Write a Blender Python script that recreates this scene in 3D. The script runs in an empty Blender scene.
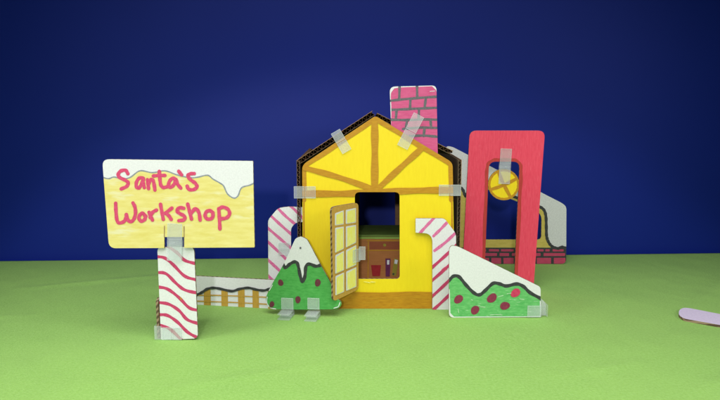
import bpy, bmesh, math, random
from mathutils import Vector, Matrix
from mathutils.geometry import tessellate_polygon
random.seed(7)
C = bpy.context.scene.collection
R = math.radians

# ---------------------------------------------------------------- camera
F, CX, CY = 700.0, 360.0, 200.0
CH = 0.27
PITCH = math.atan(100.0 / F)
cam_d = bpy.data.cameras.new('camera')
cam = bpy.data.objects.new('camera', cam_d)
C.objects.link(cam)
cam.location = (0, 0, CH)
cam.rotation_euler = (math.pi / 2 - PITCH, 0, 0)
cam_d.sensor_width = 36
cam_d.lens = 36 * F / 720
cam_d.clip_start = 0.02
cam_d.clip_end = 60
bpy.context.scene.camera = cam
FW = Vector((0, math.cos(PITCH), -math.sin(PITCH)))
UPV = Vector((0, math.sin(PITCH), math.cos(PITCH)))
RT = Vector((1, 0, 0))


def ray(px, py):
    return RT * ((px - CX) / F) + UPV * ((CY - py) / F) + FW


def ground(px, py, z=0.0):
    d = ray(px, py)
    t = (z - CH) / d.z
    return Vector((0, 0, CH)) + d * t


# ---------------------------------------------------------------- materials
MATS = {}


def lin(r, g, b):
    f = lambda c: c / 12.92 if c <= 0.04045 else ((c + 0.055) / 1.055) ** 2.4
    return (f(r / 255), f(g / 255), f(b / 255), 1)


def new_mat(name):
    m = bpy.data.materials.new(name)
    m.use_nodes = True
    nt = m.node_tree
    b = nt.nodes['Principled BSDF']
    MATS[name] = m
    return m, nt, b


def noise(nt, scale, mapping=(1, 1, 1), detail=3, rough=0.6, loc=(0, 0, 0), rot=(0, 0, 0)):
    tc = nt.nodes.new('ShaderNodeTexCoord')
    mp = nt.nodes.new('ShaderNodeMapping')
    mp.inputs['Scale'].default_value = mapping
    mp.inputs['Location'].default_value = loc
    mp.inputs['Rotation'].default_value = rot
    n = nt.nodes.new('ShaderNodeTexNoise')
    n.inputs['Scale'].default_value = scale
    n.inputs['Detail'].default_value = detail
    n.inputs['Roughness'].default_value = rough
    nt.links.new(tc.outputs['Object'], mp.inputs['Vector'])
    nt.links.new(mp.outputs['Vector'], n.inputs['Vector'])
    return n


def ramp(nt, src, lo, hi):
    r = nt.nodes.new('ShaderNodeMapRange')
    r.inputs['From Min'].default_value = lo
    r.inputs['From Max'].default_value = hi
    nt.links.new(src, r.inputs['Value'])
    return r.outputs['Result']


def mixc(nt, fac, a, b):
    m = nt.nodes.new('ShaderNodeMix')
    m.data_type = 'RGBA'
    if isinstance(fac, float):
        m.inputs['Factor'].default_value = fac
    else:
        nt.links.new(fac, m.inputs['Factor'])
    for i, v in ((6, a), (7, b)):
        if isinstance(v, tuple):
            m.inputs[i].default_value = v
        else:
            nt.links.new(v, m.inputs[i])
    return m.outputs[2]


def marker(name, c1, c2, streak=(1, 1, 1), scale=300.0, lo=0.35, hi=0.65, fleck=None, flk=(0.68, 0.78), rough=0.62,
           rot=(0, 0, 0), fscale=None, fmap=None, spec=0.35):
    """felt-tip ink on white card: two tones in streaks, bare paper flecks, fine paper tooth"""
    m, nt, b = new_mat(name)
    n = noise(nt, scale, streak, 4, 0.65, rot=rot)
    col = mixc(nt, ramp(nt, n.outputs['Fac'], lo, hi), c1, c2)
    if fleck:
        n2 = noise(nt, fscale or scale * 0.6, fmap or streak, 3, 0.6, (3.3, 1.7, 5.1), rot=rot)
        col = mixc(nt, ramp(nt, n2.outputs['Fac'], *flk), col, fleck)
    nt.links.new(col, b.inputs['Base Color'])
    b.inputs['Roughness'].default_value = rough
    b.inputs['Specular IOR Level'].default_value = spec
    g = noise(nt, 1300, (1, 1, 1), 2, 0.6)
    bp = nt.nodes.new('ShaderNodeBump')
    bp.inputs['Strength'].default_value = 0.12
    bp.inputs['Distance'].default_value = 0.0006
    nt.links.new(g.outputs['Fac'], bp.inputs['Height'])
    nt.links.new(bp.outputs['Normal'], b.inputs['Normal'])
    return m


V4 = lambda r, g, b: (r, g, b, 1)
marker('white_card', V4(.69, .70, .71), V4(.75, .76, .77), (1, 1, 1), 500, .4, .6, rough=.7)
marker('grey_card', V4(.58, .60, .59), V4(.68, .70, .69), (1, 1, 1), 500, .4, .6, rough=.7)
marker('pale_yellow_ink', V4(.68, .58, .14), V4(.78, .70, .28), (1, 1, 5), 38, .3, .72, V4(.78, .76, .54), (.54, .78), fscale=24, fmap=(1, 1, 4))
marker('rose_ink', V4(.58, .045, .13), V4(.66, .08, .18), (1, 1, 1), 500)
marker('crimson_ink', V4(.48, .03, .11), V4(.58, .06, .16), (1, 1, 1), 500)
marker('pink_ink', V4(.62, .10, .28), V4(.72, .20, .40), (1, 1, 1), 500)
marker('pencil_grey_ink', V4(.20, .23, .26), V4(.30, .33, .36), (1, 1, 1), 600)
marker('black_ink', V4(.025, .027, .030), V4(.055, .058, .062), (1, 1, 1), 400, rough=.5)
marker('grey_ink', V4(.09, .09, .10), V4(.15, .15, .16), (1, 1, 1), 500, rough=.5)
marker('tree_green_ink', V4(.045, .30, .05), V4(.10, .43, .10), (1, 1, 3), 120, .3, .7, V4(.40, .62, .38), (.70, .84), fmap=(1, 1, 6), fscale=70)
marker('hill_green_ink', V4(.07, .38, .09), V4(.18, .54, .18), (1, 1, 3), 110, .3, .7, V4(.62, .78, .60), (.62, .74), fmap=(1, 1, 6), fscale=60)
marker('pale_green_ink', V4(.36, .62, .34), V4(.50, .70, .48), (1, 1, 1), 300)
marker('maroon_ink', V4(.11, .025, .035), V4(.16, .035, .055), (1, 1, 1), 400)
marker('berry_ink', V4(.20, .022, .05), V4(.27, .035, .08), (1, 1, 1), 400)
marker('bright_berry_ink', V4(.52, .03, .09), V4(.60, .05, .13), (1, 1, 1), 400)
marker('yellow_ink', V4(.83, .625, .006), V4(.87, .675, .010), (6, 1, 1), 60, .3, .7, V4(.86, .72, .04), (.66, .95), rough=.5,
       rot=(0, R(35), 0))
marker('yellow_down_ink', V4(.80, .60, .006), V4(.88, .71, .012), (7, 1, 1), 50, .3, .7, rough=.5)
marker('mustard_ink', V4(.45, .205, .005), V4(.54, .275, .010), (1, 1, 5), 110, .35, .65, rough=.55)
marker('dark_mustard_ink', V4(.42, .18, .004), V4(.56, .27, .008), (1, 1, 9), 90, .35, .65, rough=.55)
marker('ochre_ink', V4(.45, .25, .03), V4(.58, .35, .06), (6, 1, 1), 120, .3, .7, rough=.6)
marker('frame_brown_ink', V4(.50, .28, .05), V4(.60, .35, .08), (1, 1, 1), 300, .35, .65)
marker('pane_yellow_ink', V4(.86, .79, .10), V4(.88, .84, .30), (9, 1, 1), 130, .35, .65, V4(.86, .86, .66), (.58, .74))
marker('red_ink', V4(.72, .038, .085), V4(.84, .085, .14), (7, 1, 1), 70, .25, .75, V4(.83, .15, .20), (.56, .95), fscale=90, fmap=(6,1,1), rough=.55)
marker('red_edge_ink', V4(.42, .035, .03), V4(.52, .05, .04), (6, 1, 1), 80)
marker('chimney_pink_ink', V4(.55, .065, .195), V4(.65, .12, .27), (1, 1, 6), 100, .3, .7)
marker('brick_ink', V4(.42, .035, .09), V4(.54, .07, .14), (1, 1, 6), 90, .3, .7)
marker('barn_yellow_ink', V4(.52, .42, .08), V4(.62, .50, .12), (1, 1, 3), 80)
marker('bench_brown_ink', V4(.38, .14, .035), V4(.46, .175, .05), (1, 1, 6), 60, .3, .7)
marker('bench_red_brown_ink', V4(.27, .065, .024), V4(.32, .08, .03), (1, 1, 6), 80)
marker('bench_green_ink', V4(.11, .18, .03), V4(.15, .23, .045), (1, 1, 4), 80)
marker('bench_rim_ink', V4(.24, .42, .07), V4(.30, .48, .10), (1, 1, 4), 80)
marker('cup_red_ink', V4(.30, .008, .012), V4(.38, .015, .02), (1, 1, 1), 200)
marker('purple_ink', V4(.11, .012, .06), V4(.14, .02, .09), (1, 1, 1), 200)
marker('olive_ink', V4(.28, .24, .02), V4(.33, .28, .03), (1, 1, 1), 200)
marker('lilac_card', V4(.66, .58, .76), V4(.72, .65, .82), (1, 1, 1), 300, .4, .6)
marker('kraft_card', V4(.26, .15, .07), V4(.34, .21, .11), (1, 1, 1), 160, .35, .65, rough=.85)
marker('kraft_flute', V4(.16, .085, .035), V4(.22, .12, .055), (1, 1, 1), 160, .35, .65, rough=.9)
marker('dark_kraft_card', V4(.12, .085, .05), V4(.17, .12, .07), (1, 1, 1), 160, .35, .65, rough=.9)  # darker brown card for wall edges and roof liners


def edge_material():
    m, nt, b = new_mat('cut_edge')
    tc = nt.nodes.new('ShaderNodeTexCoord')
    w = nt.nodes.new('ShaderNodeTexWave')
    w.bands_direction = 'DIAGONAL'
    w.inputs['Scale'].default_value = 95
    w.inputs['Distortion'].default_value = 1.5
    nt.links.new(tc.outputs['Object'], w.inputs['Vector'])
    nt.links.new(mixc(nt, ramp(nt, w.outputs['Fac'], .2, .8), V4(.10, .06, .035), V4(.34, .24, .15)), b.inputs['Base Color'])
    b.inputs['Roughness'].default_value = .9


edge_material()


def clip_material():
    m, nt, b = new_mat('clear_plastic')
    b.inputs['Base Color'].default_value = (.84, .87, .88, 1)
    b.inputs['Roughness'].default_value = .28
    b.inputs['Specular IOR Level'].default_value = .6
    n = noise(nt, 60, (1, 1, 1), 1, .5)
    tr = nt.nodes.new('ShaderNodeBsdfTransparent')
    tr.inputs['Color'].default_value = (.95, .97, .97, 1)
    mx = nt.nodes.new('ShaderNodeMixShader')
    r = nt.nodes.new('ShaderNodeMapRange')
    r.inputs['To Min'].default_value = .14
    r.inputs['To Max'].default_value = .28
    nt.links.new(n.outputs['Fac'], r.inputs['Value'])
    out = nt.nodes['Material Output']
    nt.links.new(r.outputs['Result'], mx.inputs['Fac'])
    nt.links.new(tr.outputs[0], mx.inputs[1])
    nt.links.new(b.outputs[0], mx.inputs[2])
    nt.links.new(mx.outputs[0], out.inputs['Surface'])


clip_material()


# ---------------------------------------------------------------- 2-D drawing tools
def rounded(pts, n=6):
    """pts: (x, y[, r]) -> polygon with its corners rounded"""
    out = []
    N = len(pts)
    for i in range(N):
        p = Vector(pts[i][:2])
        r = pts[i][2] if len(pts[i]) > 2 else 0
        if r <= 0:
            out.append(p)
            continue
        a = Vector(pts[i - 1][:2]) - p
        b = Vector(pts[(i + 1) % N][:2]) - p
        ra = min(r, a.length * .49)
        rb = min(r, b.length * .49)
        s, e = p + a.normalized() * ra, p + b.normalized() * rb
        for k in range(n + 1):
            t = k / n
            out.append(s * (1 - t) ** 2 + p * 2 * t * (1 - t) + e * t * t)
    return out


def smooth(pts, n=7):
    P = [Vector(p) for p in pts]
    if len(P) < 3:
        out = []
        for k in range(n + 1):
            out.append(P[0].lerp(P[-1], k / n))
        return out
    out = []
    for i in range(len(P) - 1):
        p0 = P[i - 1] if i else P[0] * 2 - P[1]
        p1, p2 = P[i], P[i + 1]
        p3 = P[i + 2] if i + 2 < len(P) else P[-1] * 2 - P[-2]
        for k in range(n):
            t = k / n
            out.append(.5 * ((2 * p1) + (p2 - p0) * t + (2 * p0 - 5 * p1 + 4 * p2 - p3) * t * t
                             + (3 * p1 - p0 - 3 * p2 + p3) * t ** 3))
    out.append(P[-1])
    return out


def ellipse(cx, cy, rx, ry=None, n=22, wob=.06, rot=0):
    ry = ry or rx
    ph = random.random() * 6
    out = []
    for k in range(n):
        a = 2 * math.pi * k / n
        w = 1 + wob * math.sin(2 * a + ph) + wob * .5 * math.sin(3 * a + ph * 2)
        x, y = rx * w * math.cos(a), ry * w * math.sin(a)
        out.append(Vector((cx + x * math.cos(rot) - y * math.sin(rot), cy + x * math.sin(rot) + y * math.cos(rot))))
    return out


def area2(p):
    return sum(p[i - 1].x * p[i].y - p[i].x * p[i - 1].y for i in range(len(p)))


def clip_tri(sub, tri):
    if area2(tri) < 0:
        tri = tri[::-1]
    poly = sub
    for i in range(3):
        a, b = tri[i], tri[(i + 1) % 3]
        e = b - a
        res = []
        for k in range(len(poly)):
            p, q = poly[k - 1], poly[k]
            sp = e.x * (p.y - a.y) - e.y * (p.x - a.x)
            sq = e.x * (q.y - a.y) - e.y * (q.x - a.x)
            if (sp >= 0) != (sq >= 0):
                res.append(p + (q - p) * (sp / (sp - sq)))
            if sq >= 0:
                res.append(q)
        poly = res
        if len(poly) < 3:
            return []
    return poly


def triangulate(polys):
    """polys: [outer, hole, ...] of 2-D vectors -> list of triangles"""
    flat = [p for q in polys for p in q]
    tr = tessellate_polygon([[Vector((p.x, p.y, 0)) for p in q] for q in polys])
    return [[flat[i] for i in t] for t in tr]


LAYER = 0.00010


class Board:
    """a sheet of cardboard standing on (or hanging over) the table; drawn on with felt-tip"""

    def __init__(self, name, base, yaw=0, lean=0, face='white_card', back='kraft_card', edge='cut_edge', t=.003, face_z=None):
        self.name = name
        self.base = Vector(base)
        self.M = Matrix.Translation(self.base) @ Matrix.Rotation(R(yaw), 4, 'Z') @ Matrix.Rotation(R(lean), 4, 'X')
        self.Mi = self.M.inverted()
        self.t = t
        self.mats = []
        self.bm = bmesh.new()
        self.face, self.back, self.edge = face, back, edge
        self.nl = 0

    def mi(self, m):
        if m not in self.mats:
            self.mats.append(m)
        return self.mats.index(m)

    def uv(self, p):
        """photo pixel -> this board's own plane (metres)"""
        o = self.Mi @ Vector((0, 0, CH))
        d = self.Mi.to_3x3() @ ray(p[0], p[1])
        k = -o.y / d.y
        q = o + d * k
        return Vector((q.x, q.z))

    def U(self, pts):
        return [self.uv(p) for p in pts]

    def outline(self, pts, holes=(), metres=False):
        out = pts if metres else self.U(pts)
        hs = [h if metres else self.U(h) for h in holes]
        self.tris = triangulate([out] + hs)
        bm = self.bm
        fi, bi, ei = self.mi(self.face), self.mi(self.back), self.mi(self.edge)
        flat = [p for q in [out] + hs for p in q]
        fr = [bm.verts.new((p.x, 0, p.y)) for p in flat]
        bk = [bm.verts.new((p.x, self.t, p.y)) for p in flat]
        key = {(round(p.x, 7), round(p.y, 7)): i for i, p in enumerate(flat)}
        for t in self.tris:
            ix = [key[(round(p.x, 7), round(p.y, 7))] for p in t]
            if len(set(ix)) < 3:
                continue
            if area2(t) < 0:
                ix = ix[::-1]
            try:
                f = bm.faces.new([fr[i] for i in ix]); f.material_index = fi
                f = bm.faces.new([bk[i] for i in ix[::-1]]); f.material_index = bi
            except ValueError:
                pass
        o = 0
        for q in [out] + hs:
            n = len(q)
            for i in range(n):
                j = (i + 1) % n
                try:
                    f = bm.faces.new((fr[o + i], bk[o + i], bk[o + j], fr[o + j])); f.material_index = ei
                except ValueError:
                    pass
            o += n
        bmesh.ops.recalc_face_normals(bm, faces=bm.faces[:])
        self.flat_outline = out
        return self

    def _put(self, poly, y, mi):
        if len(poly) < 3:
            return
        if area2(poly) < 0:
            poly = poly[::-1]
        vs = [self.bm.verts.new((p.x, y, p.y)) for p in poly]
        f = self.bm.faces.new(vs)
        f.material_index = mi

    def fill(self, pts, mat, holes=(), clip=True):
        """colour in an area"""
        self.nl += 1
        y = -LAYER * self.nl
        mi = self.mi(mat)
        for t in triangulate([self.U(pts)] + [self.U(h) for h in holes]):
            if abs(area2(t)) < 1e-12:
                continue
            if not clip:
                self._put(t, y, mi)
            else:
                for o in self.tris:
                    self._put(clip_tri(t, o), y, mi)

    def strokes(self, lines, w, mat, clip=True, closed=False, n=7, wob=.10, caps=True):
        """draw lines with a round-tipped pen w photo pixels wide"""
        self.nl += 1
        y = -LAYER * self.nl
        mi = self.mi(mat)
        for line in lines:
            P = smooth(line, n)
            L = []
            ph = random.random() * 6
            for i, p in enumerate(P):
                a = P[max(i - 1, 0)]
                b = P[min(i + 1, len(P) - 1)]
                d = (b - a)
                if closed and i in (0, len(P) - 1):
                    d = (P[1] - P[-2])
                if d.length < 1e-6:
                    d = Vector((1, 0))
                d.normalize()
                nn = Vector((-d.y, d.x)) * (w / 2 * (1 + wob * math.sin(ph + i * .9)))
                L.append((p + nn, p - nn))
            quads = [[L[i][0], L[i + 1][0], L[i + 1][1], L[i][1]] for i in range(len(L) - 1)]
            if caps and not closed:
                for p, q in ((P[0], P[1]), (P[-1], P[-2])):
                    d = (p - q).normalized()
                    a0 = math.atan2(d.y, d.x)
                    quads.append([p + Vector((math.cos(a0 + s), math.sin(a0 + s))) * w / 2
                                  for s in [-math.pi / 2 + math.pi * k / 6 for k in range(7)]])
            for q in quads:
                y -= 4e-7
                Q = self.U(q)
                for t in ((Q[0], Q[i], Q[i + 1]) for i in range(1, len(Q) - 1)):
                    t = list(t)
                    if abs(area2(t)) < 1e-12:
                        continue
                    if not clip:
                        self._put(t, y, mi)
                    else:
                        for o in self.tris:
                            self._put(clip_tri(t, o), y, mi)

    def build(self, parent=None):
        return link(self.name, self.bm, self.mats, self.M, parent)


ROOTS = {}


def link(name, bm, mats, M, parent=None):
    me = bpy.data.meshes.new(name)
    bm.to_mesh(me)
    bm.free()
    for m in mats:
        me.materials.append(MATS[m])
    o = bpy.data.objects.new(name, me)
    C.objects.link(o)
    if parent is not None:
        o.parent = parent
        o.matrix_basis = ROOTS[parent.name].inverted() @ M
        ROOTS[o.name] = M
    else:
        o.matrix_basis = M
    ROOTS[o.name] = M
    return o


def thing(name, label, cat, loc, group=None):
    o = bpy.data.objects.new(name, None)
    o.empty_display_size = .02
    C.objects.link(o)
    o.matrix_basis = Matrix.Translation(loc)
    ROOTS[o.name] = o.matrix_basis.copy()
    tag(o, label, cat, group)
    return o


def tag(o, label, cat, group=None):
    o['label'] = label
    o['category'] = cat
    if group:
        o['group'] = group


def add_box(bm, x0, x1, y0, y1, z0, z1, mi=0, bev=0.0):
    b2 = bmesh.new()
    r = bmesh.ops.create_cube(b2, size=1)
    for v in b2.verts:
        v.co = Vector((x0 + (v.co.x + .5) * (x1 - x0), y0 + (v.co.y + .5) * (y1 - y0), z0 + (v.co.z + .5) * (z1 - z0)))
    if bev:
        bmesh.ops.bevel(b2, geom=b2.edges[:], offset=bev, segments=2, affect='EDGES', profile=.6)
    for f in b2.faces:
        f.material_index = mi
    me = bpy.data.meshes.new('tmp')
    b2.to_mesh(me)
    b2.free()
    bm.from_mesh(me)
    bpy.data.meshes.remove(me)


def plate(bm, x0, x1, y0, y1, z0, z1):
    """one moulded plate of a connector, with a raised rim"""
    add_box(bm, x0, x1, y0, y1, z0, z1, 0, .0003)
    r = .0007
    for a, b, c, d in ((x0, x1, z0, z0 + r), (x0, x1, z1 - r, z1), (x0, x0 + r, z0 + r, z1 - r), (x1 - r, x1, z0 + r, z1 - r)):
        add_box(bm, a + 1e-5, b - 1e-5, y0 - .0004, y0 - .00005, c + 1e-5, d - 1e-5, 0, .0001)


def connector(base, corners, t, parent, gap=.0016, stud=True, hinge=True, back=True):
    """clear plastic clip: corners = photo pixels (a, b, c, d): a-b is one short end, c-d the other (b-c and d-a the sides)"""
    P = [base.uv(p) for p in corners]
    mid0, mid1 = (P[0] + P[1]) / 2, (P[2] + P[3]) / 2
    L = (mid1 - mid0).length
    W = ((P[0] - P[1]).length + (P[2] - P[3]).length) / 2
    c = (mid0 + mid1) / 2
    d = (mid1 - mid0).normalized()
    ang = math.atan2(d.x, -d.y)
    M = base.M @ Matrix.Translation((c.x, -gap, c.y)) @ Matrix.Rotation(ang, 4, 'Y').inverted()
    bm = bmesh.new()
    h = L / 2
    hb = .0028 if hinge else .0004
    plate(bm, -W / 2, W / 2, 0, .0009, -h, -hb)
    plate(bm, -W / 2, W / 2, 0, .0009, hb, h)
    if hinge:
        add_box(bm, -W / 2 - .0002, W / 2 + .0002, -.0008, .0012, -hb + .0003, hb - .0003, 0, .0003)
    if stud:
        add_box(bm, -.0009, .0009, -.0016, -.0009, -.0009, .0009, 0, .0003)
    if back:
        add_box(bm, -W / 2, W / 2, t + gap + .0004, t + gap + .0012, -h, h, 0, .0003)
    return link('connector', bm, ['clear_plastic'], M, parent)


def corrugated(name, A, B, y0, D, T, parent, mats=('kraft_card', 'kraft_flute', 'kraft_card'), period=.0062, tilt=0):
    """panel of corrugated card whose fluted edge faces the viewer; A, B = world points of its lower front edge"""
    d = (B - A)
    L = d.length
    ex = d.normalized()
    ey = Vector((0, 1, 0))
    ez = ex.cross(ey).normalized()
    M = Matrix(((ex.x, ey.x, ez.x, A.x), (ex.y, ey.y, ez.y, y0), (ex.z, ey.z, ez.z, A.z), (0, 0, 0, 1)))
    if tilt:
        M = Matrix.Translation((A.x, y0, A.z)) @ Matrix.Rotation(R(tilt), 4, 'X') @ Matrix.Translation((-A.x, -y0, -A.z)) @ M
    bm = bmesh.new()
    li = .0005
    add_box(bm, 0, L, 0, D, 0, li, 0)
    add_box(bm, 0, L, 0, D, T - li, T, 2)
    n = int(L / period * 10)
    a = T / 2 - li - .0002
    rows = []
    for i in range(n + 1):
        x = L * i / n
        z = T / 2 + a * math.sin(2 * math.pi * x / period)
        rows.append([bm.verts.new((x, yy, z + s)) for yy in (.0002, D - .0002) for s in (-.00018, .00018)])
    for p, q in zip(rows, rows[1:]):
        for (i, j) in ((0, 1), (1, 3), (3, 2), (2, 0)):
            f = bm.faces.new((p[i], p[j], q[j], q[i]))
            f.material_index = 1
    bmesh.ops.recalc_face_normals(bm, faces=bm.faces[:])
    return link(name, bm, list(mats), M, parent)


# ---------------------------------------------------------------- the setting
def build_table():
    m, nt, b = new_mat('green_cloth')
    n1 = noise(nt, 5, (1, 1, 1), 3, .55)
    n2 = noise(nt, 320, (1, 1, 1), 3, .7)
    c = mixc(nt, ramp(nt, n1.outputs['Fac'], .3, .7), V4(.215, .44, .075), V4(.265, .50, .095))
    c = mixc(nt, ramp(nt, n2.outputs['Fac'], .25, .8), c, V4(.34, .60, .16))
    nt.links.new(c, b.inputs['Base Color'])
    b.inputs['Roughness'].default_value = .9
    b.inputs['Specular IOR Level'].default_value = .15
    b.inputs['Sheen Weight'].default_value = .05
    b.inputs['Sheen Roughness'].default_value = .6
    n3 = noise(nt, 520, (1, 1.0, 1), 3, .7)
    n4 = noise(nt, 14, (1, .6, 1), 2, .5, rot=(0, 0, R(35)))
    ad = nt.nodes.new('ShaderNodeMath'); ad.operation = 'MULTIPLY_ADD'
    ad.inputs[1].default_value = 7.0
    nt.links.new(n4.outputs['Fac'], ad.inputs[0])
    nt.links.new(n3.outputs['Fac'], ad.inputs[2])
    bp = nt.nodes.new('ShaderNodeBump')
    bp.inputs['Strength'].default_value = .7
    bp.inputs['Distance'].default_value = .0013
    nt.links.new(ad.outputs[0], bp.inputs['Height'])
    nt.links.new(bp.outputs['Normal'], b.inputs['Normal'])
    A, B = ground(0, 261), ground(720, 253)
    s = (B.y - A.y) / (B.x - A.x)
    bm = bmesh.new()
    nx, ny = 420, 170
    x0, x1 = -1.15, 1.15
    folds = [(.14, .70, .20, .83, .0010), (-.50, .98, -.25, 1.08, .0014), (-.75, .80, -.40, .86, .0010), (.30, .62, .52, .74, .0009),
             (-.20, .62, -.02, .70, .0007), (.45, .90, .62, 1.12, .0010), (.19, .66, .30, .70, .0007)]
    grid = []
    for j in range(ny + 1):
        row = []
        for i in range(nx + 1):
            x = x0 + (x1 - x0) * i / nx
            ye = A.y + s * (x - A.x)
            y = .30 + (ye - .30) * j / ny
            z = 0
            for (ax, ay, bx, by, h) in folds:
                p, a, q = Vector((x, y)), Vector((ax, ay)), Vector((bx, by))
                t = max(0, min(1, (p - a).dot(q - a) / (q - a).length_squared))
                dd = (p - a.lerp(q, t)).length
                z += 1.5 * h * math.exp(-(dd / .010) ** 2) * math.sin(math.pi * min(1, max(0, t))) ** .5
            row.append(bm.verts.new((x, y, z - .0001)))
        grid.append(row)
    for j in range(ny):
        for i in range(nx):
            f = bm.faces.new((grid[j][i], grid[j][i + 1], grid[j + 1][i + 1], grid[j + 1][i])); f.smooth = True
    # the cloth hangs over the far edge
    low = [bm.verts.new((v.co.x, v.co.y + .004, v.co.z - .25)) for v in grid[-1]]
    for i in range(nx):
        f = bm.faces.new((grid[-1][i], grid[-1][i + 1], low[i + 1], low[i]))
    o = link('tabletop', bm, ['green_cloth'], Matrix.Identity(4))
    o['kind'] = 'structure'
    o['label'] = 'bright green cloth spread over the table under all the cardboard pieces'

    m, nt, b = new_mat('blue_backdrop')
    n1 = noise(nt, 3, (1, 1, 1), 3, .5)
    nt.links.new(mixc(nt, ramp(nt, n1.outputs['Fac'], .3, .7), V4(.0032, .0170, .225), V4(.0040, .0195, .25)), b.inputs['Base Color'])
    b.inputs['Roughness'].default_value = .5
    b.inputs['Specular IOR Level'].default_value = .24
    n2 = noise(nt, 700, (1, 1, 1), 2, .6)
    bp = nt.nodes.new('ShaderNodeBump')
    bp.inputs['Strength'].default_value = .1
    bp.inputs['Distance'].default_value = .0005
    nt.links.new(n2.outputs['Fac'], bp.inputs['Height'])
    nt.links.new(bp.outputs['Normal'], b.inputs['Normal'])
    bm = bmesh.new()
    g = []
    for zi in range(2):
        z = (-.6, 1.6)[zi]
        g.append([bm.verts.new((x, A.y + s * (x - A.x) + .012 + dy, z)) for dy in (0, .006) for x in (-1.9, 1.9)])
    f = bm.faces.new((g[0][0], g[0][1], g[1][1], g[1][0]))
    f = bm.faces.new((g[0][2], g[1][2], g[1][3], g[0][3]))
    for a, c in ((0, 2), (1, 3)):
        bm.faces.new((g[0][a], g[0][c], g[1][c], g[1][a]))
    bm.faces.new((g[0][0], g[0][2], g[0][3], g[0][1]))
    bm.faces.new((g[1][0], g[1][1], g[1][3], g[1][2]))
    bmesh.ops.recalc_face_normals(bm, faces=bm.faces[:])
    o = link('backdrop', bm, ['blue_backdrop'], Matrix.Identity(4))
    o['kind'] = 'structure'
    o['label'] = 'plain deep blue backdrop standing behind the table'


build_table()


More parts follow.
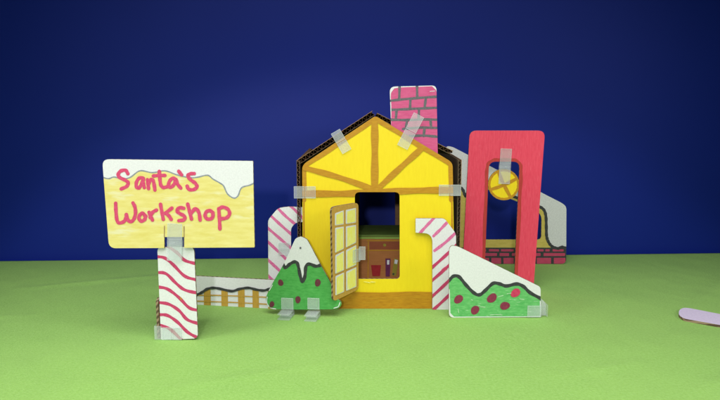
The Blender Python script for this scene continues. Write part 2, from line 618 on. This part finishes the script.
# ---------------------------------------------------------------- sign
def build_sign():
    g = ground(179, 340)
    root = thing('sign', "hand lettered sign reading Santa's Workshop on a striped post", 'sign', g)
    post = Board('post', g, yaw=-2)
    post.outline(rounded([(157.3, 247.0, 5), (194, 247.0, 5), (198, 338.5, 5), (161, 340, 2)]))
    post.strokes([
        [(166, 245), (177.4, 253), (184.6, 260.2), (195, 263.5)],
        [(155, 256.5), (164.5, 257.9), (173, 264.5), (184.6, 276), (196, 279.8)],
        [(156, 272.4), (166, 273.7), (176, 283.2), (184.6, 289.8), (197, 293)],
        [(157, 286.8), (167.4, 289), (179, 297.6), (189, 307.6), (198.5, 310.5)],
        [(158, 302.3), (168.8, 304.2), (179, 310.5), (187.5, 319.7), (200, 324)],
        [(159, 314.6), (167.4, 315.4), (177.4, 322), (187.5, 332), (198, 338)],
        [(160, 325.3), (170, 329), (181.7, 340)]], 3.1, 'crimson_ink')
    post.strokes([[(180.5, 297.5), (181.5, 299.5)]], 1.2, 'mustard_ink')
    p = post.build(root)

    b = Board('board', g + Vector((0, -.0042, 0)), yaw=-2)
    notch = [(164.3, 248), (164.3, 237, .4), (184.2, 237, .4), (184.2, 247.8)]
    b.outline(rounded([(102.2, 159.2, 7), (253, 161, 1), (254.6, 247.4, 1)] + notch[::-1] + [(109, 248.2, 7)]))
    wave = [(101, 175), (104, 177.6), (109, 178.6), (114, 177), (122, 178.6), (130, 177.5), (140, 170.8), (152.5, 172.6),
            (165, 170.8), (177.5, 175), (190, 177.6), (197.5, 177.2), (207.5, 175.2), (213, 179), (220, 183), (223.7, 186),
            (227.5, 193.8), (233.7, 198), (238, 195.8), (241.6, 187.8), (250, 185), (256, 182)]
    W = smooth(wave, 6)
    b.fill(W + [Vector((258, 252)), Vector((98, 252))], 'pale_yellow_ink')
    b.strokes([wave], 1.3, 'pencil_grey_ink')
    w = 3.6
    b.strokes([  # Santa's
        [(128, 173.7), (125.6, 170.3), (120.8, 171), (118.2, 174.6), (120, 177.6), (125, 180), (128.3, 182.8), (126.6, 186.4), (121.3, 188.9)],
        [(143.4, 178.2), (139.8, 177.8), (136.8, 181.6), (136.4, 186.4), (138.8, 188), (141.7, 183.8), (143.4, 178.4)],
        [(143.2, 179), (143.4, 183), (144.4, 187.6)],
        [(147.4, 179.6), (148.1, 184), (148.6, 188.6)],
        [(148.6, 184.4), (150, 180.6), (152.2, 179.4), (153.8, 182.6), (155, 190)],
        [(159.4, 171.3), (159.9, 178), (160.8, 184.6), (163.2, 187.4), (167, 186.8)],
        [(153.4, 175.9), (159, 175.4), (165, 175.4)],
        [(176, 179.3), (172.8, 178.2), (169.6, 181.2), (168.7, 185.4), (170.8, 187.2), (174.2, 184.2), (176, 179.3), (177.6, 184), (180.8, 188)],
        [(178.8, 171.2), (181.7, 174.8)],
        [(194.3, 173.5), (190.4, 173.8), (187.9, 175.8), (190.6, 179.6), (195.4, 183.2), (197, 187), (193.4, 189.6), (188.9, 189.2), (187.2, 186)],
        # Workshop
        [(115.8, 203.2), (116, 210), (117, 219.6), (119.2, 222.8), (123.8, 221.6), (126, 218.2), (126.5, 214.4)],
        [(126.4, 214.4), (127.8, 219.2), (130.2, 221.6), (133.8, 219.4), (135.6, 213.2), (135, 207), (133.1, 202.9)],
        [(145.6, 216.4), (143, 213.2), (140.2, 214.6), (139, 218), (141, 221), (144.4, 219.8), (146, 216.2)],
        [(149.2, 212.2), (151, 216.6), (152.6, 220)],
        [(150.2, 217.4), (152.6, 212.4), (156.6, 210)],
        [(160.6, 204.2), (162, 212), (163.4, 219.3)],
        [(172, 208), (165.4, 213.2)],
        [(166, 213.4), (169, 215.8), (171.3, 219.4)],
        [(183.8, 208.2), (179.8, 207.6), (177, 210.6), (179.8, 213.4), (184.4, 216), (184.2, 219.6), (179, 220.6)],
        [(187.8, 204), (189.6, 211), (191.6, 219)],
        [(191.4, 213), (195.6, 208.6), (199, 212.6), (200.2, 220)],
        [(212.6, 212.2), (209.4, 210.4), (206, 212.4), (205.4, 216.8), (208.6, 219.2), (212.6, 217.4), (213, 212.6)],
        [(218.8, 208.6), (219.5, 218), (220, 228.8)],
        [(218.8, 208.8), (223, 207), (228.2, 209.4), (229.6, 214), (226.4, 217.8), (220.6, 218.8)],
    ], w, 'rose_ink', wob=.07)
    b.strokes([[(164.6, 226), (164.4, 237)], [(184.2, 226.4), (184.2, 237)]], .8, 'kraft_card')  # shade of the cut slits, drawn as thin dark lines
    bd = b.build(root)
    connector(b, [(168, 223.4), (182.4, 223.4), (182.0, 260.5), (167.2, 260.5)], .003, root, gap=.0016)
    # support flap folded back from the post's left edge, with its clip
    st = Board('support_flap', post.M @ Vector((post.uv((161.0, 330)).x - .0034, .0045, 0)), yaw=78, face='kraft_card', back='white_card')
    st.outline([Vector((0, 0)), Vector((.05, 0)), Vector((.05, .018)), Vector((.038, .04)), Vector((.004, .047)), Vector((0, .043))], metres=True)
    st.build(root)
    connector(post, [(163, 327), (163, 339.2), (182, 339.4), (182, 327.4)], .003, root, gap=.0016, hinge=False, stud=False)
    bm = bmesh.new()
    u0 = post.uv((154.8, 339.6)); u1 = post.uv((162.4, 326))
    add_box(bm, u0.x, u1.x, -.0016, .0005, max(u0.y, .0004), u1.y, 0, .0006)
    add_box(bm, u0.x, u0.x + .001, .0006, .016, max(u0.y, .0004), u1.y, 0, .0003)
    link('connector', bm, ['clear_plastic'], post.M, root)


build_sign()


# ---------------------------------------------------------------- fence
def build_fence():
    a, c = ground(190, 304.3), ground(276, 308.8)
    yaw = math.degrees(math.atan2(c.y - a.y, c.x - a.x))
    b = Board('fence', a, yaw=yaw)
    b.outline([Vector(p) for p in [(188, 275.6), (276.5, 280.1), (277, 308.9), (189, 304.2)]])
    ln = [(185, 298), (197, 294.6), (202.5, 292), (207.5, 288.8), (213.8, 287.8), (221, 288.8), (232, 291), (240, 288.8),
          (248.8, 287.8), (256, 289.4), (263.8, 290.4), (270, 288.8), (280, 287)]
    for x0, x1 in ((189, 194), (203.8, 210.6), (221.3, 227.8), (238, 244.6), (252.5, 258.8), (268, 274)):
        top = [p for p in smooth(ln, 6) if x0 <= p.x <= x1]
        b.fill([Vector((x0, top[0].y)), *top, Vector((x1, top[-1].y)), Vector((x1 + .4, 312)), Vector((x0 + .3, 312))], 'ochre_ink')
    b.strokes([[(188, 295.2), (215, 295.2), (240, 296), (270, 297.2)], [(188, 300.6), (215, 301.6), (240, 302.6), (276, 304.6)]], 1.2, 'ochre_ink')
    b.strokes([ln], 2.6, 'black_ink')
    o = b.build()
    tag(o, 'low white and ochre picket fence under snow between the sign post and tree', 'fence')


build_fence()


# ---------------------------------------------------------------- candy canes
def build_canes():
    g = ground(280, 307)
    root = thing('candy_cane', 'tall striped candy cane at the left side of the yellow house', 'candy cane', g, 'striped candy canes beside the house')
    b = Board('shaft', g)
    b.outline(rounded([(268.6, 307, 1), (268, 220, 3), (278, 208, 4), (289, 206.6, 3), (303.6, 207.2, .5), (303.6, 222, .5),
                       (296, 222.2, 4), (291, 228, 3), (291, 307, 1)]))
    b.strokes([[(289.4, 205), (298.3, 213.2), (305, 221)], [(277.5, 208), (286, 216.5), (295, 224)],
               [(269.5, 214.5), (281, 225.2), (293, 235.6)], [(266, 226.5), (280, 238.6), (293, 249.6)],
               [(266, 240), (280, 253.2), (293, 265.8)], [(266, 258), (280, 271), (293, 283)], [(266, 274), (280, 286.5), (293, 298)],
               [(266, 291), (284, 307)]], 2.8, 'pink_ink')
    b.build(root)
    connector(b, [(278.6, 242.6), (289.4, 242.6), (289.4, 254.6), (278.6, 254.6)], .003, root, hinge=False, stud=False)

    g = ground(440, 309.6)
    root = thing('candy_cane', 'hooked candy cane standing in front of the yellow house beside the snowy hill', 'candy cane', g, 'striped candy canes beside the house')
    b = Board('shaft', g)
    b.outline(rounded([(432.4, 309.6, .6), (432.4, 238, 5), (428, 233.4, 3), (415.6, 232.6, .5), (415.6, 218.4, .5), (444.4, 218.4, 3),
                       (456, 233.5, 4), (456.6, 309.6, .6)]))
    b.strokes([[(434, 218), (427, 225.4), (420, 233)], [(447.5, 222), (440.4, 229.4), (433.6, 236)]], 2.9, 'pink_ink')
    b.strokes([[(456.5, 232), (445.6, 242.2), (434.6, 250.6)]], 2.9, 'pink_ink')
    b.strokes([[(458, 243.6), (445, 256), (431, 268.4)], [(458, 256.4), (445, 269), (431, 281.4)],
               [(458, 271), (445, 284.4), (431, 297.4)], [(458, 286.4), (445, 299), (432, 311)]], 3.0, 'crimson_ink')
    b.strokes([[(442, 269.8), (446.5, 266.5)], [(442.6, 272), (446.5, 269)]], 1.4, 'rose_ink')
    b.build(root)


build_canes()


# ---------------------------------------------------------------- little snowy tree
def build_tree():
    g = ground(302, 310, .0079)
    base = Vector((g.x, g.y, 0))
    root = thing('snowy_tree', 'flat green cardboard fir tree with snowy tip on two clear feet', 'tree', base)
    b = Board('crown', base, yaw=-9)
    out = [(300.7, 236.6), (296.4, 238.2), (293.6, 242.4), (284.5, 262.4), (273.2, 282), (267.2, 294), (266, 300), (267.4, 305.2), (271.5, 308.4),
           (279, 309.2), (300, 309.5), (322, 309.4), (336, 308.9), (340.6, 306), (341, 301.8), (336.6, 298), (334.2, 293), (330.6, 283), (320.4, 264.6),
           (309, 243), (305.6, 238.6)]
    b.outline(smooth(out + [out[0]], 4)[:-1])
    ln = [(281, 262), (283.4, 265), (285.6, 267.6), (290, 264), (295.2, 261.8), (298, 265), (300.2, 275.6), (302.6, 281.6), (305, 275.8),
          (306, 266.6), (309.4, 264), (316, 266.2), (322, 264.6)]
    b.fill([Vector((278, 265)), *smooth(ln, 6), Vector((350, 300)), Vector((345, 315)), Vector((262, 315)), Vector((262, 297))], 'tree_green_ink')
    b.strokes([ln], 3.3, 'black_ink')
    for x, y, r in ((280.7, 282.7, 3), (317.8, 282.7, 3.3), (298, 299.6, 3.1), (272, 304.2, 2.7)):
        b.fill(ellipse(x, y, r * .92, r * 1.1), 'maroon_ink')
    b.fill(ellipse(300.6, 247.8, 1.0), 'grey_ink')
    b.strokes([[(267.4, 296.8), (266.9, 302), (269, 306.4)], [(340, 302.4), (338.4, 306.4), (334, 308)], [(272.6, 285), (269.4, 290.4)]], .8, 'white_card')
    b.strokes([[(270.5, 307.9), (276, 308.7)]], .8, 'white_card')
    b.build(root)
    for x0, x1, yy in ((281.6, 293.8, 310), (307.8, 319.8, 310)):
        # foot: a clip standing on the table, its slot towards us, one plate up the tree's face
        u0, u1 = b.uv((x0, 297.4)), b.uv((x1, 309.6))
        bm = bmesh.new()
        plate(bm, u0.x, u1.x, -.0020, -.0010, u1.y + .0006, u0.y)
        add_box(bm, u0.x, u1.x, .0038, .0046, u1.y, u0.y - .004, 0, .0003)
        add_box(bm, u0.x, u1.x, -.0215, .0040, .0064, .0079, 0, .0004)
        add_box(bm, u0.x, u1.x, -.0215, .0040, .0002, .0018, 0, .0004)
        add_box(bm, u0.x, u1.x, -.0120, .0040, .0019, .0063, 0, .0003)
        M = b.M @ Matrix.Shear('XY', 4, (0, 0)) if False else b.M
        link('connector', bm, ['clear_plastic'], M, root)


build_tree()


# ---------------------------------------------------------------- house
def build_house():
    g = ground(378, 308.4)
    DH = g.y
    root = thing('house', 'yellow cardboard workshop house with brown beams, pink chimney and open shutter', 'house', g)
    b = Board('front_wall', g, face='yellow_ink')
    opening = rounded([(354.8, 192, 5), (399.6, 192, 5), (399.8, 278.9, 4), (354.8, 278.9, 4)])[::-1]
    out = rounded([(302.2, 165, 5), (375.4, 115.8, 3), (452.6, 162.6, 5), (455, 308.4, .5), (303, 308.4, .5)])
    b.outline(out, [opening])
    # brown beams
    b.strokes([[(304.2, 312), (304, 240), (303.8, 190)]], 1.6, 'mustard_ink')
    b.strokes([[(304, 200), (304.2, 168)]], 4.6, 'mustard_ink')
    b.strokes([[(452.4, 312), (452.2, 240), (451.8, 190)]], 1.6, 'mustard_ink')
    b.strokes([[(451.2, 200), (450.6, 166)]], 4.4, 'mustard_ink')
    b.strokes([[(302, 167.4), (340, 142.6), (375.4, 118.4)]], 5.0, 'mustard_ink')
    b.strokes([[(375.4, 118.2), (412, 140.6), (453, 165.2)]], 5.4, 'mustard_ink')
    b.strokes([[(374.6, 118), (374.8, 150), (374.6, 190)]], 7.0, 'mustard_ink')
    b.strokes([[(305, 168), (338, 177), (374, 189.4)]], 5.6, 'mustard_ink')
    b.strokes([[(421, 149), (400, 168), (377, 189.4)]], 5.8, 'mustard_ink')
    b.strokes([[(302, 193.4), (340, 193.6), (375, 192.2), (420, 190.4), (456, 190)]], 6.4, 'mustard_ink')
    b.fill([Vector(p) for p in [(300, 293.4), (330, 292.6), (352, 291.6), (380, 292.4), (410, 291.4), (440, 292), (458, 292.2), (458, 312), (300, 312)]],
           'dark_mustard_ink')
    b.strokes([[(352, 297.5), (380, 298), (410, 297), (432, 297.4)], [(345, 303.5), (378, 301.6)]], 2.0, 'mustard_ink')
    # paper tears under the opening
    b.strokes([[(364, 281.4), (370, 282.4)], [(371, 281.6), (375, 281.8)]], .7, 'pane_yellow_ink')
    b.build(root)
    P = b.M
    W = lambda p, y=0: P @ Vector((b.uv(p).x, y, b.uv(p).y))
    depth = .235
    # side walls, fluted front edges showing past the front wall
    lw = b.uv((302.2, 300)).x
    rw = b.uv((455.0, 300)).x
    h = b.uv((302, 160)).y
    hr = b.uv((455, 160)).y
    Y0 = DH + .0012
    corrugated('side_wall', P @ Vector((lw - .0010, 0, 0)), P @ Vector((lw - .0010, 0, h - .001)), Y0, depth, .0042, root, ('dark_kraft_card', 'kraft_flute', 'dark_kraft_card'))
    corrugated('side_wall', P @ Vector((rw + .0052, 0, 0)), P @ Vector((rw + .0052, 0, hr)), Y0, depth, .0042, root, ('kraft_card', 'dark_kraft_card', 'dark_kraft_card'))
    # back wall with the same opening
    bb = Board('back_wall', g + Vector((0, depth + .003, 0)), face='kraft_card', back='kraft_card')
    f = Board('front_wall_outline', g)
    bb.outline([f.uv(p) - Vector((0, .0150 if p[1] < 200 else 0)) for p in rounded([(302.2, 165, 5), (375.4, 115.8, 3), (452.6, 162.6, 5), (455, 308.4, .5), (303, 308.4, .5)])],
               [[f.uv(p) + Vector((.006, 0)) for p in opening]], metres=True)
    f.bm.free()
    bb.build(root)
    # roof panels
    yr = DH + .0068
    corrugated('roof_panel', W((298.4, 165.2)), W((375.0, 115.0)), yr, depth + .012, .0062, root, ('dark_kraft_card', 'kraft_flute', 'kraft_card'), tilt=-3.2)
    corrugated('roof_panel', W((375.2, 117.0)), W((451.8, 155.2)), yr, depth + .012, .0056, root, ('dark_kraft_card', 'kraft_flute', 'kraft_card'), tilt=-3.2)
    # chimney: pink brick card between wall and roof
    c = Board('chimney', g + Vector((0, .0034, 0)), face='white_card', t=.003)
    c.outline(rounded([(389.6, 86.6, 6), (436.4, 85.4, 5), (437.8, 156, .5), (391.2, 128, .5)]))
    c.fill([Vector(p) for p in [(390.6, 92), (393, 88.6), (400, 87.4), (432, 86.2), (436, 90), (436.8, 93), (440, 160), (390.6, 160), (391.4, 108)]], 'chimney_pink_ink')
    c.strokes([[(388, 101), (400, 99.6), (420, 97.8), (438, 96.6)], [(388, 110), (405, 109.2), (425, 108.2), (440, 107.6)],
               [(388, 119.6), (405, 120), (425, 119.4), (440, 119.8)], [(403, 129), (420, 127.6), (440, 128)], [(410, 136), (424, 135.6), (440, 137)]], 2.5, 'grey_ink')
    c.strokes([[(399.6, 86), (399.2, 99)], [(417, 85), (417.2, 98)], [(410.4, 99), (410, 109)], [(425.8, 98), (424.6, 108)],
               [(396.6, 110), (395.8, 119.6)], [(419, 109), (418.6, 119)], [(407, 120), (406, 128)], [(430.4, 119.6), (431.2, 128)],
               [(424.6, 128), (423.6, 136)]], 2.5, 'grey_ink')
    c.strokes([[(390, 98), (390.8, 92.4), (394, 88)], [(390.4, 106), (390.8, 111)]], 1.1, 'white_card')
    c.strokes([[(430, 91.4), (434.6, 91.0)]], .6, 'white_card')
    c.build(root)
    # clips
    connector(b, [(331, 133.8), (339.7, 128.8), (351.6, 148.9), (342.5, 154)], .003, root, back=False, stud=False, hinge=False)
    connector(b, [(413.8, 112.3), (424.1, 117.5), (407.3, 149.8), (397.1, 144.7)], .003, root, back=False, stud=False, hinge=False)
    connector(b, [(294, 186.2), (294, 198.2), (315.7, 198.2), (315.7, 186.2)], .003, root, back=False, stud=False, hinge=False)
    connector(b, [(438.8, 184.6), (438.8, 195.6), (460.8, 195.6), (460.8, 184.6)], .003, root, back=False, stud=False, hinge=False)
    # shutter, hinged open on the left of the opening
    hp = Vector((ground(358.5, 308).x * DH / ground(358.5, 308).y, DH - .006, 0))
    free = Vector((hp.x - .0335, hp.y - .044, 0))
    yaw = math.degrees(math.atan2(hp.y - free.y, hp.x - free.x))
    s = Board('shutter', free, yaw=yaw, face='frame_brown_ink', back='kraft_card', t=.0028)
    s.outline(rounded([(331.6, 207, 4.5), (358.4, 202.4, 4.5), (358.5, 289.4, 4), (333.2, 301.8, 4.5)]))
    rowsL = [(211.8, 225.4), (227.6, 252.4), (254.6, 273.4), (275.6, 295)]
    rowsR = [(208, 222.6), (225, 243), (245.4, 265.2), (267.4, 287)]
    for k in range(4):
        for col in (0, 1):
            x0, x1 = ((334.9, 343.6), (345.6, 355.8))[col]
            (t0, t1) = rowsL[k]
            (q0, q1) = rowsR[k]
            fL = lambda x: (x - 336) / 19
            ya = lambda x: t0 + (q0 - t0) * fL(x) + (1.2 if k == 0 and col == 0 and x < 338 else 0)
            yb = lambda x: t1 + (q1 - t1) * fL(x)
            s.fill(rounded([(x0, ya(x0), 1), (x1, ya(x1), .5), (x1, yb(x1), .5), (x0, yb(x0), 1)], 3), 'white_card')
            s.nl += 1
            m = .9
            s.fill([Vector(p) for p in [(x0 + m + .4, ya(x0) + 1.6), (x1 - m, ya(x1) + 1.2), (x1 - m * .6, yb(x1) - .9), (x0 + m + .4, yb(x0) - .8)]], 'pane_yellow_ink')
            s.nl -= 2
    s.nl += 3
    s.build(root)
    ss = s
    bm = bmesh.new()
    ue = s.uv((358.4, 250))
    ul, ur = s.uv((352, 250)), s.uv((352, 263))
    plate(bm, ul.x, ue.x + .001, -.0020, -.0010, ur.y, ul.y)
    link('connector', bm, ['clear_plastic'], s.M, root)
    bm = bmesh.new()
    v0, v1 = b.uv((358.8, 258.6)), b.uv((365.4, 245.4))
    plate(bm, v0.x + .0002, v1.x, -.0075, -.0066, v0.y, v1.y)
    link('connector', bm, ['clear_plastic'], b.M, root)
    return DH


DH = build_house()


# ---------------------------------------------------------------- workbench inside the house
def build_bench():
    Y = DH + .060
    b = Board('front_panel', (ground(380, 300).x, Y, 0), face='bench_brown_ink', back='kraft_card')
    zt = b.uv((380, 236.8)).y
    x0, x1 = -.052, .062
    root = thing('workbench', 'brown workbench with green top and drawn drawer, cup and tools inside the house', 'workbench', b.base)
    b.outline([Vector((x0, 0)), Vector((x1, 0)), Vector((x1, zt)), Vector((x0, zt))], metres=True)
    b.fill([Vector(p) for p in [(369.5, 241.6), (408, 241.6), (408, 249.4), (369.5, 249.4)]], 'bench_red_brown_ink')
    b.strokes([[(360, 237.9), (380, 237.9), (405, 237.9)]], 1.8, 'bench_rim_ink')
    b.strokes([[(367, 240.6), (405, 240.4)], [(367, 250.4), (405, 250.2)], [(368.4, 240), (368, 278)]], 1.0, 'mustard_ink')
    b.fill(ellipse(384.6, 245, 1.5), 'olive_ink')
    b.fill([Vector(p) for p in [(371, 265), (381, 265), (380, 276), (372.4, 276)]], 'cup_red_ink')
    b.fill([Vector(p) for p in [(385.4, 258.4), (390.6, 258.4), (389.8, 276.4), (385.6, 276.4)]], 'purple_ink')
    b.fill([Vector(p) for p in [(387, 260), (389.4, 260), (389.2, 264.4), (387, 264.4)]], 'white_card')
    b.fill([Vector(p) for p in [(394.2, 258), (398.6, 259.4), (395.8, 276), (391.8, 275)]], 'olive_ink')
    b.fill([Vector(p) for p in [(394.8, 259.2), (397.8, 260), (397, 264), (394.2, 263.4)]], 'white_card')
    b.fill(ellipse(393.4, 273.8, 1.0), 'black_ink')
    b.build(root)
    bm = bmesh.new()
    add_box(bm, x0 - .001, x1 + .001, -.0012, .075, zt + .0002, zt + .0030, 0, .0003)
    link('top', bm, ['bench_green_ink'], b.M, root)
    for x in (x0 + .002, x1 - .005):
        bm = bmesh.new()
        add_box(bm, x, x + .003, .0034, .073, 0, zt, 0, .0002)
        link('side_panel', bm, ['kraft_card'], b.M, root)


build_bench()


# ---------------------------------------------------------------- snowy hill
def build_hill():
    g = ground(495, 317.6)
    root = thing('snowy_hill', 'snow topped green hill cutout with red berries in front of the red frame', 'hill cutout', g)
    b = Board('panel', g)
    b.outline(rounded([(449, 317.6, 5), (449.2, 245.4, 7), (457, 246, 4), (540.6, 287, 3), (540.8, 317, 1)]))
    ln = [(446, 282), (449, 280.3), (453.5, 276.2), (459, 276.8), (466, 285), (473.8, 292.8), (479.4, 294.8), (485, 290.7), (493, 283.4), (499.7, 283.9),
          (506.4, 286), (516.5, 283.9), (523.3, 286.4), (530, 292.6), (540.6, 298.4), (544, 300)]
    b.fill([*smooth(ln, 6), Vector((539.8, 301)), Vector((540, 315.8)), Vector((520, 316.4)), Vector((490, 316.4)), Vector((454, 316.6)), Vector((450.4, 313)), Vector((449.8, 290))],
           'hill_green_ink')
    b.strokes([ln], 3.4, 'black_ink')
    for x, y, r, m, a in ((458.5, 299.2, 4.4, 'berry_ink', -.5), (475, 310.0, 4.3, 'berry_ink', -.6), (491.8, 298, 4.7, 'berry_ink', -.7), (504.8, 305.7, 4.4, 'berry_ink', -.5),
                          (515.4, 292.8, 4.5, 'bright_berry_ink', -.5)):
        b.fill(ellipse(x, y, r * 1.12, r * .9, rot=a), m)
    b.strokes([[(507, 293.6), (511, 293)], [(480, 306.6), (485, 307)], [(490, 314.8), (496, 314.4), (502, 314.8)], [(457.9, 309), (458.7, 312.6)], [(498.4, 296.4), (503, 295.4)],
               [(519.8, 298.8), (524, 299.3)], [(471, 299.4), (472.6, 300)]], .7, 'pale_green_ink')
    b.build(root)
    bm = bmesh.new()
    u0, u1 = b.uv((526.8, 316.6)), b.uv((540.4, 305.2))
    z0 = max(u0.y, .0004)
    plate(bm, u0.x, u1.x + .0004, -.0026, -.0014, z0, u1.y)
    link('connector', bm, ['clear_plastic'], b.M, root)
    # second half of the clip, folded back from the right edge
    bm = bmesh.new()
    x0, x1 = u1.x + .0006, b.uv((547.8, 310)).x
    q = [b.uv(p) for p in ((540.8, 316.6), (547.6, 316.2), (547.2, 305.4), (544, 301.4), (541.2, 299.4))]
    q[0].y = q[1].y = z0
    for ya in (.0040, .0070):
        f0 = [bm.verts.new((p.x, ya, p.y)) for p in q]
        f1 = [bm.verts.new((p.x, ya + .0014, p.y)) for p in q]
        bm.faces.new(f0); bm.faces.new(f1[::-1])
        for i in range(5):
            bm.faces.new((f0[i], f0[i - 1], f1[i - 1], f1[i]))
    bmesh.ops.recalc_face_normals(bm, faces=bm.faces[:])
    add_box(bm, x1 - .0012, x1, -.0008, .018, z0, u1.y + .0002, 0, .0003)
    add_box(bm, x0, x0 + .0012, -.0008, .018, z0, u1.y + .0002, 0, .0003)
    link('connector', bm, ['clear_plastic'], b.M, root)


build_hill()


# ---------------------------------------------------------------- red frame and the bell hanging in it
def build_frame():
    g = ground(495, 290)
    b = Board('arch_frame', g, yaw=0, face='white_card')
    out = rounded([(461.4, 290, 1), (469.8, 130.6, 7), (545.0, 130.6, 7), (533.4, 290, 1), (513.8, 290, 1), (519.8, 161.6, 7), (489.0, 161.6, 7), (483.8, 290, 1)])
    b.outline(out)
    b.fill([Vector(p) for p in [(440, 300), (440, 120), (560, 120), (560, 300)]], 'red_ink')
    b.strokes([[(483.8, 291), (486.2, 236), (488.3, 178), (489.4, 166), (494, 162.0), (503, 161.6), (513, 161.8), (518.4, 165), (519.2, 176), (517.6, 210), (513.8, 291)]], 6.8,
              'red_edge_ink')
    o = b.build()
    tag(o, 'tall red cardboard arch frame standing behind the snowy hill', 'frame')
    root = thing('bell', 'round yellow disc with brown cross hanging by a clear clip in the red frame', 'bell', Vector((g.x, g.y, 0)) + Vector((b.uv((503.8, 184.5)).x, 0, b.uv((503.8, 184.5)).y)))
    d = Board('disc', g, face='yellow_ink')
    circ = [Vector((503.8 + 15.6 * math.cos(a), 184.6 + 15.6 * math.sin(a))) for a in [2 * math.pi * k / 48 for k in range(48)]]
    d.outline(circ)
    ring = [(503.8 + 14.4 * math.cos(a), 184.6 + 14.4 * math.sin(a)) for a in [2 * math.pi * k / 24 for k in range(25)]]
    d.strokes([ring], 2.2, 'mustard_ink', closed=True)
    d.strokes([[(490.6, 189.6), (503, 185.4), (517.2, 178.4)]], 3.2, 'mustard_ink')
    d.strokes([[(498.5, 172), (503.4, 183.6), (510.4, 197)]], 3.4, 'mustard_ink')
    d.build(root)
    connector(d, [(500.4, 148.4), (511.8, 148.8), (509.4, 184), (498.4, 183.6)], .003, root, gap=.0016)


build_frame()


# ---------------------------------------------------------------- snowy barn at the back
def build_barn():
    g = ground(510, 264)
    b = Board('barn', g, face='grey_card')
    out = rounded([(446, 264, 2), (446, 146.0, 3), (452, 146.6, 3), (563, 203.6, 4), (566.4, 207, 3), (566.2, 264, 6)])
    win = rounded([(474, 239.6, 3), (475, 187.4, 3), (482, 187.2, 2), (536, 209.2, 4), (541.6, 216, 4), (541.2, 239.6, 4)])
    b.outline(out, [win])
    yel = smooth([(444, 186), (458, 187), (463, 190), (465.4, 196), (469, 190.6), (474.6, 182.6), (482, 182), (500, 190.6), (520, 199), (536.4, 205.4), (543.6, 209.6), (546, 218), (546.4, 234),
                  (548, 241), (551.8, 246.2), (558, 248.4), (562, 247), (568, 249)], 6)
    b.fill(yel + [Vector((570, 270)), Vector((440, 270))], 'barn_yellow_ink')
    b.fill([Vector(p) for p in [(440, 247.6), (552, 247.6), (558, 249), (562, 247.6), (570, 249.4), (570, 270), (440, 270)]], 'black_ink')
    x = 440
    rows = [(249.2, 251.4, [(447, 456), (458, 470), (472, 486), (489, 499), (501, 513.6), (515.5, 523), (525, 535), (537.4, 543.6), (545.4, 549.6), (552.6, 563.6)]),
            (253, 256, [(444, 450), (452.6, 466), (469, 480), (482.4, 497), (499.6, 509), (512, 517), (520, 533), (535.2, 540.6), (543.6, 565)]),
            (257.8, 263.7, [(446.6, 459), (462, 476), (479, 489), (491.4, 501), (503.4, 513.6), (516, 534), (536.8, 551), (553.8, 565.4)])]
    for y0, y1, xs in rows:
        for a, c in xs:
            j = random.uniform(-.4, .4)
            b.fill(rounded([(a, y0 + j * .4, .5), (c, y0 - j * .3, .5), (c, y1, .5), (a + j * .5, y1, .5)], 2), 'brick_ink')
            b.nl -= 1
    b.nl += 1
    b.strokes([[tuple(p) for p in yel[::3]]], 2.9, 'black_ink')
    o = b.build()
    tag(o, 'grey snowy roofed barn cutout with yellow wall and red bricks behind the frame', 'barn')


build_barn()


# ---------------------------------------------------------------- loose card at the right edge
def build_loose():
    z = .0032
    pts = rounded([(679.0, 310, 2.6), (683.4, 307.6, 3), (690, 308.2, 2), (722, 314.4), (768, 322.6, 4), (766, 334.4, 4), (722, 325.4), (684, 318.6, 3), (678.6, 315, 2.4)])
    P = [ground(p.x, p.y, z) for p in pts]
    c = sum(P, Vector()) / len(P)
    b = Board('loose_card', (c.x, c.y, z), lean=0, face='lilac_card', t=.0032)
    b.M = Matrix.Translation((c.x, c.y, z)) @ Matrix.Rotation(R(-90), 4, 'X')
    b.Mi = b.M.inverted()
    b.outline(pts)
    o = b.build()
    tag(o, 'pale lilac cardboard strip lying flat on the green cloth', 'cardboard strip')


build_loose()

# ---------------------------------------------------------------- light
sc = bpy.context.scene
w = bpy.data.worlds.new('World')
sc.world = w
w.use_nodes = True
w.node_tree.nodes['Background'].inputs['Color'].default_value = (.75, .85, 1, 1)
w.node_tree.nodes['Background'].inputs['Strength'].default_value = .045


def aim(o, at):
    o.rotation_euler = (Vector(at) - o.location).to_track_quat('-Z', 'Y').to_euler()


def area(name, loc, at, power, size, col=(1, 1, 1), spread=180):
    l = bpy.data.lights.new(name, 'AREA')
    l.shape = 'DISK'
    l.size = size
    l.energy = power
    l.color = col
    l.spread = R(spread)
    o = bpy.data.objects.new(name, l)
    C.objects.link(o)
    o.location = loc
    aim(o, at)
    return o


def spot(name, loc, at, power, ang, blend, rad, col=(1, 1, 1)):
    l = bpy.data.lights.new(name, 'SPOT')
    l.energy = power
    l.spot_size = R(ang)
    l.spot_blend = blend
    l.shadow_soft_size = rad
    l.color = col
    o = bpy.data.objects.new(name, l)
    C.objects.link(o)
    o.location = loc
    aim(o, at)
    return o


spot('scene_light', (-.85, .26, .52), (-.10, .76, .0), 16, 79, 1.0, .16, (1, .985, .95))
spot('scene_light', (1.0, .22, .55), (.14, .76, .0), 14, 79, 1.0, .14, (1, .985, .95))
area('scene_light', (.0, .20, .95), (0, .54, .0), 6.2, .95, (1, .99, .96), 110)  # overhead fill, added to brighten the front of the table
spot('torch', (-.10, -.75, .52), (-.05, .16, .0), 31, 49.5, .24, .03, (1, .98, 1))

vs = sc.view_settings
vs.view_transform = 'Standard'
vs.look = 'None'
vs.exposure = -.16
vs.gamma = 1
sc.render.engine = 'CYCLES'
sc.cycles.max_bounces = 8
sc.cycles.transparent_max_bounces = 24
sc.cycles.use_denoising = True
